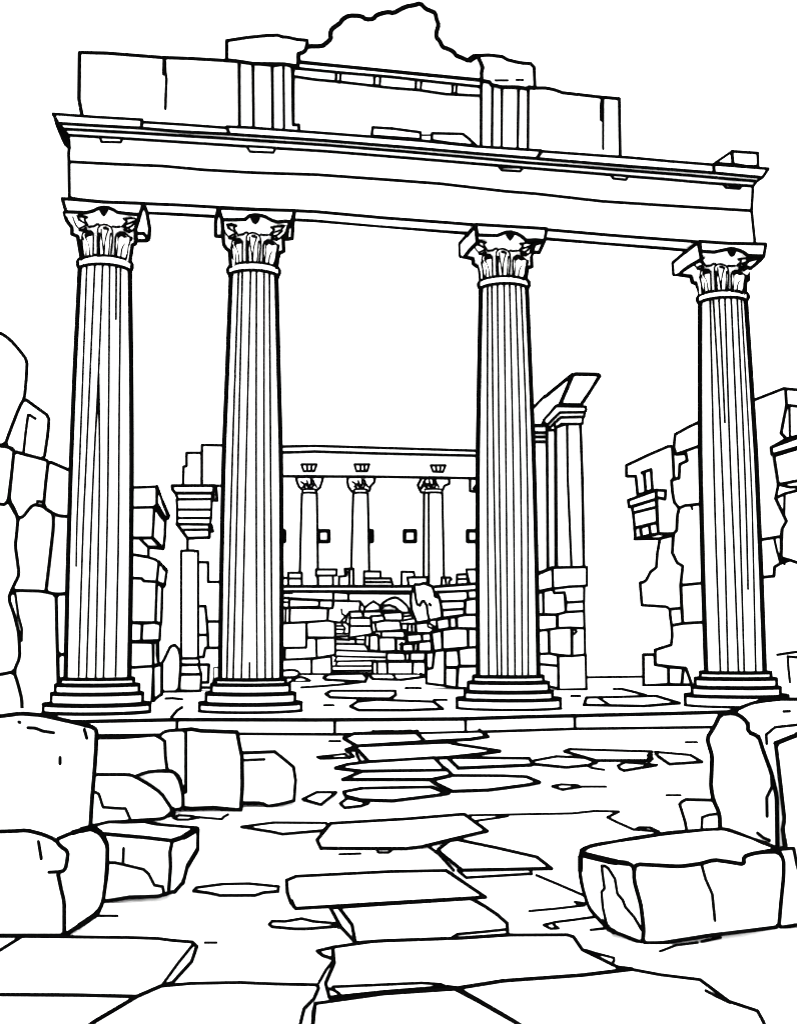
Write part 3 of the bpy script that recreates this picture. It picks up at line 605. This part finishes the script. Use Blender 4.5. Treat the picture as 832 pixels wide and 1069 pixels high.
# ------------------------------------------------------------------ right ruined pier and wall
RP = at(717)
masonry('ruined_pier', 'ragged ruined pier with a bracketed cornice left of the rightmost fluted column', 'pier', RP, [
    '653.8,485.8 676,475.2 697.7,465.8 701.8,466 703,485 703.5,499 701,501.5 702,514 704,524.6 709,530.4 707,538.5 706.5,553.5 703.5,557 687,557 685,512 665.5,516.4 663.5,497 653.8,497',
    '701.8,466 706,474 716,473.2 717.4,481 709.6,484.6 708.8,499 703.5,499.6', '704.6,453.5 718,446 745,433 745,460 732,464.6 705.8,474 703.4,467',
    '706,474.2 732,464.8 745,460 745,525 732,525.8 715,527.8 709,530.4 704,524.6 702,514 701,501.5 708.8,499.2 709.6,484.6 717.4,481 716,473.2',
    ('715,527.8 745,525 745,607.4 710.4,611 712.7,591 707,587.7 701.8,577.3 702.8,560 703.4,557 706.5,553.5 707,538.5 709,530.4', ['722,529 722.6,531.4']),
    '688.9,561 702.8,558.6 701.8,577.3 707,587.7 712.7,591 710.4,611 711.4,634.8 699,636 696.4,634 694.2,633.4 670,631.8 669,620 668,608.5 672,607.6 674.6,605.4 679,597 685,592.3 686,578',
    '699,636 711.4,634.6 712.7,651 701,653.2 699.6,644', '710.6,610.6 745,607.4 745,649 712.7,651', '701,653.2 712.7,651 745,649 745,718 722,715 716,697.6 700,696 684,694 683.8,678.6 692,676 700.5,673.4 701.6,664',
    '671.4,683.6 683.4,683.5 683.8,694 697.7,696.6 698,714.6 671.8,716', '697.8,696.6 713.4,697.6 711.5,715 698,714.6', '713.4,698 716,697.6 722,715 711.5,715'], w=2.9, t=1.6,
    extra=[('bracket', ['662.2,551.2 686,545.2 687.4,557.2 679,558.4 663.2,562.4', '660.8,535.4 685.4,529.2 686,545.4 662.4,551.2', '659.6,529.2 685,521 685.4,529.2 660.6,535.4', '655.7,522.3 685,511.6 685,520.8 656.6,529.4', '685,511.6 695,512.2 694.2,521 685,519']),
           ('pilaster_strip', ['670,493.4 679.7,490 681,511.4 674,513.6 672.6,494']), ('corbel', ['668.4,551 677.6,547.8 679,558.4 670,560.6', '662.4,562.8 679,559 687.4,557.2 703,558.6 688.5,562.4'])])
RW = at(733, u=800)
masonry('ruined_wall', 'high ruined wall of stones and brackets at the right edge, behind the rightmost column', 'wall', RW, [
    '776,422.6 787.7,417.3 819,405 820,406 821,423 815.4,452 821,458 805,467 808,476 812.6,505.7 809.6,520 821,544 816.5,552 815.4,560 795,563.4 776,566',
    '820,405.6 850,408.6 850,428 832,424 821,423', ('821,423 832,424 850,428 850,450 821,458 815.4,452', ['824,424 824.6,456.6']),
    ('809.6,520 819,515.4 830,512.6 850,508 850,590 832,587.4 824.6,584.6 815.4,582 816.5,552 821,544', ['819,516 818.6,538']),
    ('776,566 795,563.4 815.4,560 815.4,582 815,588 808.5,592 808,601.5 797,602.7 776,604', ['808,561.5 811,575 815,589']),
    ('776,604 797,602.7 808,601.5 808.5,592 815,588 824.6,584.8 832,587.4 850,590 850,748 776,748', ['811.5,683.8 822,682 840,679.6', '840,687 822.3,685.6 823,698 824.6,712.3', '817,585.4 819,589'])], w=2.9, t=1.6,
    extra=[('bracket', ['808,476 850,463 850,498 812.6,505.7', '812.6,505.7 850,498.6 850,507.4 824.6,508.6', '805,467 850,450.6 850,461.4 806,474.4'])])

# ------------------------------------------------------------------ foreground boulders, left
def stone(name, label, pl, faces, lines=(), w=3.6, lw=3, t=.8, cat='boulder', soft=1):
    def b(m):
        sf = 0 if cat == 'stone block' else soft
        for k, q in enumerate(faces):
            q, sk = (q, ()) if isinstance(q, str) else q
            m.slab(q, pl, t, w, d=.012 * k, soft=0 if sk else sf, heavy=True, skip=sk)
        for l in lines: m.line(l, pl, lw, d=-.01)
    return single(name, label, cat, b)
stone('boulder', 'largest left boulder with a domed top, right in front of the leftmost column', at(920, G0),
      ['-40,752 -12,749 0,748 22,745 45,747 80,755 95,758.6 101,762 100,785 98.5,806 96,835 94,868 94,925 -40,925'],
      ['19.6,754 20.8,754.4', '29,760 37,760.4 45,763.6 56,765.2', '62.6,791 62.6,797.5', '88,762 90.5,771'], 3.8)
stone('boulder', 'pale boulder at the left edge with a cracked front and rounded right side', at(980, G0),
      ['-40,869 0,868.4 15,868 28,867 45,871.4 58,877 63,884 71,889 70,899 68,909 60,911 64,930 67,942 67,977 -40,977',
       '58,877 73,870.6,.1 88,866,.2 97,864.6,.3 106,871,.4 111,882,.5 110.6,910,.5 106,942,.5 100.4,955,.4 84,966,.2 67,977 67,942 64,930 60,911 68,909 71,889 63,884'],
      ['40,879 43,897', '51,911 60,910.6'], 3.6)
stone('cut_block', 'flat-topped squarish block with a broken face, right of the cracked left boulder', at(943.5, G0),
      ['100,870 125,872.4 150,874.5 180,878 177.4,890 178,905 176,932.6 165,936 135,937 120,939.6 98,942.8',
       '94,865,.5 113,860,.8 150,859,1 168,863,1 205,866,1.05 192,874,.5 180,878 150,874.5 100,870',
       '180,878 192,874,.5 205.6,866,1 205,888,.9 194,906,.5 190,922,.2 182,931,.1 175.4,932.6 178,905 177.4,890'],
      ['112,901 120,901 129,903 150,908 155,912.5 161,924.5 170,926 171,934', '129,886 128.4,901'], 3.4, 2.7, cat='stone block')
stone('stone_block', 'oblong block on top of a heap, touching the domed left boulder', at(861, G0).off(.5),
      ['88,770.6 125,770.5 145,769 162,767.5 168,771 172,774 172.6,790 174.4,804.5 165,805 155,806 148,808 141,811 135,809 88,809'], [], 3.1, cat='stone block')
stone('boulder', 'rounded boulder under the oblong block, right of the domed left boulder', at(861, G0),
      ['88,809 135,809 141,811 155,819 168,828 174,837 180,846 176,851 170,855 136,857 88,863'], ['100,827.5 103,829 107.5,843 120,844 131,844.5 136,856'], 3.1, 2.7)
stone('boulder', 'small curved boulder wedged beside the tall upright block at left', at(850, G0),
      ['141,811 148,808 155,806 165,805 181,805.5 184,809 188,816 191,830 191,845 180,845.6 174,837 168,828 155,819'], [], 3.1)
stone('boulder', 'narrow stone peeping up behind the tall upright block at left', at(851, G0),
      ['165,770.6 170,764.8 176,763 185,762.4 194,762.4 194,830 189.4,820 188,812 181,805.5 174.4,804.5 172.6,790 172,774'], [], 3)
stone('upright_block', 'tall upright squared block beside the small flat-sided stone at left', at(848, G0),
      ['184.6,763 200,761.4 210,763.2 247.5,764.5 250,778 252.5,790 253,820 251.4,846 245,845.5 222.5,843.4 200,844.5 191,843.5 189,812 190,778 186,768'], [], 3.6, cat='stone block')
stone('stone_block', 'low many-sided stone right of the tall upright block', at(843.6, G0),
      ['247,786.4 270,785.6 287,785 297,793 306.5,801 308.6,815 307,836 294,839.4 280,842 275,839.4 270,838.5 247,838.4'], ['255,794 276,793'], 3.1, 2.5, cat='stone block')

# ------------------------------------------------------------------ foreground boulders, right
stone('boulder', 'low broad boulder with a flat cracked front at lower right', at(986.4, G0),
      ['662,907 665,902.5 690,904 710,905 732,902 745,898 760,900 777,903 776,895 785,891.6 795,890 812,889.4 818,897 818,915 815,945 813,968 790,971 740,977 715,981 690,985 671,985 672,970 669,945 662,920',
       '611,893,.45 606.4,890,.5 612.5,886,.6 625,883,.65 640,881,.7 660,877,.75 700,871,.9 735,868.4,1 757,867,1 770,871.6,.8 783,877,.6 798,882,.3 812,887,.05 795,890 785,891.6 776,895 777,903 760,900 745,898 732,902 710,905 690,904 665,902.5 662,907 658,902,.06 640,900,.2',
       '611,893,.45 640,900,.2 658,902,.06 662,907 662,920 669,945 672,970 671,985 655,978.6,.05 638,972,.1 620,953,.6 615,945,.66 609,926,.66 606.4,912,.6 606.4,892,.5'],
      ['628,931.4 631,928 629,914 628,904.4 631.6,904.6 635,907 642,918 644.6,933.7 650,940 653,947.6 662,958 669.7,971', '628,931.4 629.3,947.6 633.5,966', '732.5,903 736.6,918 743.6,933.7 746.4,961.5'], 3.6, 2.8)
stone('boulder', 'tall upright boulder with a pale left face at the right side', at(952, G0).off(.2),
      ['751.8,745.8 765,744.5 773.3,747.7 780.8,755 780.8,764.5 792,769 796.7,784 805,806.6 810.7,831 811.7,900 752,900 751.8,865.6 750.9,849.7 744.3,834.7 742,821.6 743.4,789.8 737.8,771 746,758',
       ('751.8,745.8 765,743.4,.2 781.7,737.4,.5 794.8,733.7,.6 813.5,731.8,.7 850,732,.7 850,763,.4 832,768,.3 809.8,776.7,.1 813.5,806.6 819,855 817.3,866.5 821,900 811.7,900 810.7,831 805,806.6 796.7,784 792,769 780.8,764.5 780.8,755 773.3,747.7 765,744.5', tuple(range(12, 22)))],
      ['800.4,776.7 799.8,767 808.9,759.5 832,757', '805,807 806,821.6 800.4,832.8 800.8,852.5', '790.7,870 797,875 803.3,877.7', '818,743 824.4,742.7'], 3.8, 2.8)
stone('boulder', 'boulder cut off by the right edge, behind the low broad one', at(970, G0),
      ['809.8,776.7 832,768 850,762 850,964 832,966 813,969 815,945 818,915 818,897 812,887 821,886 817.3,866.5 819,855 813.5,806.6'], ['813,887 828.7,886 832,903 834,910'], 3.4, 3)
stone('stone_block', 'small square stone peeping out between the tall right boulder and the low broad one', at(869, G0),
      ['709.3,840 712,837 716,835 744,835.6 751,850 753,880 719,880 715,858'], ['732.4,868 733,853.6 740,851 750,850'], 3, 2.6, cat='stone block')

# ------------------------------------------------------------------ loose flagstones
def flags(group, z, items, cat='flagstone', name='flagstone', w=3.2):
    for it in items:
        lab, poly = it[0], it[1]
        def b(m, it=it, poly=poly):
            m.flat(poly, z + .012, .07, it[3] if len(it) > 3 else w)
            for l in (it[2] if len(it) > 2 else ()): m.gline(l, z + .014, w * .85)
        single(name, lab, cat, b, group)
flags('flagstones of the path before the portico', G0, [
    ('small strip flagstone first below the platform edge', '383.7,760 387.5,758 447.5,758 444.5,763 434,764.5 390,766'),
    ('pointed flagstone tucked under the platform edge, right of the strip one', '447.5,757.5 480,757.5 500,763.7 509.5,770.7 490,773.7 443.7,776 433.7,765.7 444.5,763'),
    ('flagstone with a notched left tip, just below the strip flagstone', '358.7,772.5 368.7,768 433.7,765 443.7,776 372.5,780.5'),
    ('long flagstone with a sharp right tip, second row of the path', '372.5,781 468.7,777 475,778.7 500,782.5 522,786 500,789 467.5,792.5 385,797 374,785 361,784.6'),
    ('flagstone with a sharp left tip in the third row of the path', '350,803.7 362.5,800 385,797.5 453.7,793 462.5,802.5 467.5,806 377.5,807'),
    ('thin flagstone filling under the sharp left-tipped one', '357.5,815.7 377.5,807.5 467.5,806 472.5,811 450,815.7'),
    ('oblong flagstone right of the third row with a blunt right end', '467.5,793 552.5,793.7 556,798.7 553.7,800.5 478.7,803.7', ['470,794 475,800 479,803']),
    ('lens-shaped broad flagstone at the right of the fourth row', '450,817 472.5,811.7 525,812 550,813 563.5,818.6 550,821.4 510,826.7 472.5,828 460,822', ['452,818.6 461,823.6 468,830']),
    ('blunt-ended flagstone at the left of the fifth row', '358.7,828.7 377.5,825 450,823.7 460,827.5 468.7,830 457.5,832 410,838 377.5,837 361,833'),
    ('little tongue of stone under the left end of the fifth row', '355,840.5 362.5,835 385,840 377.5,843 360,845', (), 2.8),
    ('small diamond-shaped stone left of the path', '316,836 330,829 351,829 335,841.7', (), 2.8),
    ('thin sliver of stone left of the path\'s second row', '331,791.7 360,788.7 365,792.5 335,793.4', ['361,785 366,788 369,791 363,792', '372,788 376,797 381,797'], 2.4),
    ('long pointed flat stone left of the great middle flagstone', '252,865 285,860.7 340,861 343,863 337.5,868.7 295,872.5 283,870', (), 2.8),
    ('great middle flagstone with a ragged left end', '345,861.7 425,857 485,852 508.7,869.5 472.5,878 440,886 422.5,888 335,887.5 331,878.7'),
    ('tapering flagstone pointing right below the great middle one', '457.5,888.7 468.7,880 477.5,878.7 520,887.5 561,897 576,908.7 482.5,910.5 460,892.5', ['445,883.7 458,893 473.7,910.5', '478,910.6 487,918 555,914 553.6,909.5']),
    ('wide slanting flagstone with a chipped left corner', '299,921 309,917 408,912 466,911 507,938.7 400,945 309,950.5 304,945 300,933.7', ['304,944 307,949', '305,942 308,950']),
    ('slim wavy flat stone alone at the left of the wide slanting flagstone', '202,932 205,928.7 232.5,925 260,924.5 291,927.5 290,932.5 275,933.7 266,936.7 230,936.7 217.5,934', (), 2.9),
    ('short wavy flat stone left of the notched flagstone', '281,967 284,963.7 297.5,964 315,961 327.5,964 350,966 352,969 320,971.7 307.5,971.7 284,969.5', (), 2.9),
    ('notched flagstone with a curved right corner under the slanting one', '354,949.6 400,946.4 492,940.5 506,948 520,957.5 529.5,966 530,978 482,981.5 400,984.3 371,986.4 367.5,967.5', ['472.5,980 477.5,977 505,974.6 529,972']),
    ('narrow wedge of stone along the left of the notched flagstone', '345,950 354,949.6 367.5,967.5 371,986.4 356,970'),
    ('very large flagstone with a split left end near the bottom', '347.5,991 387.5,985.4 400,984.6 482,981.7 532,978.4 592.5,978.2 599,980.4 608,993.6 625,1002 644.6,1011.7 660,1013.6 608,1020 525,1026 477.5,1033.5 467.5,1032.3 400,1037.6 344,1043.6 340,1028.7 349,1007.5', ['347.5,1032 400,1029.8 440,1028 460,1029.4 467.5,1032.5', '344,1034 349,1035.6 354,1039 357.5,1043.7', '333,1027.6 340,1015 347.6,1005']),
    ('small dark-edged triangular chip at the left of the very large flagstone', '331,995 347.5,991 347.5,1003 337,999.6'),
    ('bottom middle flagstone with a slanting right side', '329,1050 400,1040 475,1034.9 500,1048 535,1068 552,1078 326,1080'),
    ('bottom right flagstone with a long curved outer edge', '478.5,1034.2 525,1026.6 608,1020.6 660,1014.4 690,1020 731,1025 761.7,1048 791,1057.7 797,1069 801,1080 554,1079 536,1067.6 502,1047.6', ['736.6,1036 748,1042 762,1048.6']),
    ('bottom left flagstone with a thick slanting right edge', '-30,1007 0,994 22.5,979.8 135,981 165,982 180,984 201,985.7 205.5,990 200,1006 180,1028 168,1031.4 142.5,1042.4 80,1041 0,1040.5 -30,1041', ['201.6,987.6 186,1007 169,1030.5']),
    ('plain corner flagstone at the bottom left', '-30,1041.4 0,1040.9 80,1041.4 142,1042.8 99,1068 85,1078 -30,1078'),
    ('bottom flagstone between the left corner one and the bottom middle one', '168,1031.8 200,1028.9 250,1028 287.5,1029.5 331,1030.4 332.5,1033.7 327.5,1045 317.5,1055 314,1069 312,1078 86,1079 100,1068.4 143,1042.8', ['329,1050 326.6,1058 326,1072']),
    ('long flat stone with a sharp left tip, right of the path', '589,785.8 594,784 680.5,786.4 675.4,795.6 623,795.6', (), 2.8),
    ('lens-shaped flat stone under the sharp-tipped one, right of the path', '556.8,796 580.5,791.5 611,793 623,797.6 614.4,800.3 590.7,802.7 556.8,799.3', (), 2.8),
    ('thin flat stone below the right end of the sharp-tipped one', '645,801 651.7,797.6 685.6,800.3 651.7,806 647,804', (), 2.7),
    ('pointed flat stone nearest the tall right boulder', '684,786.8 721,790 733,797 699,799.3 687,791', (), 2.8),
    ('tiny oval flat stone right of the path\'s fourth row', '576.4,822.4 585.6,820.7 602.5,821.4 606,823 587.3,825.8', (), 2.6)])
flags('flat stones on the platform floor', 0, [
    ('flat stone at the foot of the gallery stairs, left one', '337.7,709 342,706 379.5,705 383,709 381,713.4 340.6,711.3'),
    ('broad flat stone at the foot of the gallery stairs, right one', '383.8,704.4 437,704 444,708 418.5,711.3 389.6,710.5', ['410,705 414,711']),
    ('rounded flat stone in the middle of the platform floor', '340,725.8 345,723 412.7,723 413,727 407,731 378,730.7 345,729.5'),
    ('wide pointed flat stone nearest the platform edge', '365.7,738.8 372.3,734.4 392.5,732.4 453,734.4 462.3,741.6 424,743 375,743'),
    ('split flat stone on the platform between the third and rightmost columns', '612,730 645,729.4 685.4,728.4 709.5,735.6 672,738.7 609.7,737.5', ['625,730 636,737'])], w=2.8)
def pebble(label, poly, pl):
    single('pebble', label, 'stone', lambda m: m.slab(poly, pl, .25, 2.4, soft=1))
pebble('topmost small stone beside the second fluted column base', '290,704 294,701 300,699.6 310,699.8 313,703.4 309,707 300,707.4 294,707', at(712))
pebble('small flat stone right of the pair beside the second column base', '306,710.4 310,707.4 315,707 320,708.6 325,711.4 308,712.6', at(712.6))
pebble('small stone lowest of those beside the second column base', '297.6,707.8 306,707.4 305.4,711 300,713.6 297,712', at(713.6))

# ------------------------------------------------------------------ daylight
w = bpy.data.worlds.new('World'); scene.world = w; w.use_nodes = True
nt = w.node_tree; bg = nt.nodes['Background']
sky = nt.nodes.new('ShaderNodeTexSky'); sky.sky_type = 'NISHITA'; sky.sun_disc = False
EL, AZ = R(52), R(200)
sky.sun_elevation = EL; sky.sun_rotation = AZ; sky.dust_density = 1; sky.air_density = 1
hs = nt.nodes.new('ShaderNodeHueSaturation'); hs.inputs['Saturation'].default_value = .05      # white overcast
mx = nt.nodes.new('ShaderNodeMix'); mx.data_type = 'RGBA'; mx.inputs['Factor'].default_value = .9      # closed cloud cover over the sky
mx.inputs[7].default_value = (8, 8, 8, 1)
nt.links.new(sky.outputs['Color'], hs.inputs['Color']); nt.links.new(hs.outputs['Color'], mx.inputs[6]); nt.links.new(mx.outputs[2], bg.inputs['Color'])
bg.inputs['Strength'].default_value = .15
sd = bpy.data.lights.new('sun', 'SUN'); sd.energy = 1.2; sd.angle = R(60); sd.color = (1, .985, .96)
so = bpy.data.objects.new('sun', sd); COL.objects.link(so)
dirv = Vector((math.sin(AZ) * math.cos(EL), math.cos(AZ) * math.cos(EL), math.sin(EL)))
so.rotation_euler = (-dirv).to_track_quat('-Z', 'Y').to_euler(); so.location = dirv * 60
vs = scene.view_settings
vs.view_transform = 'Standard'; vs.look = 'None'; vs.gamma = 1; vs.use_curve_mapping = False
vs.exposure = 2.2
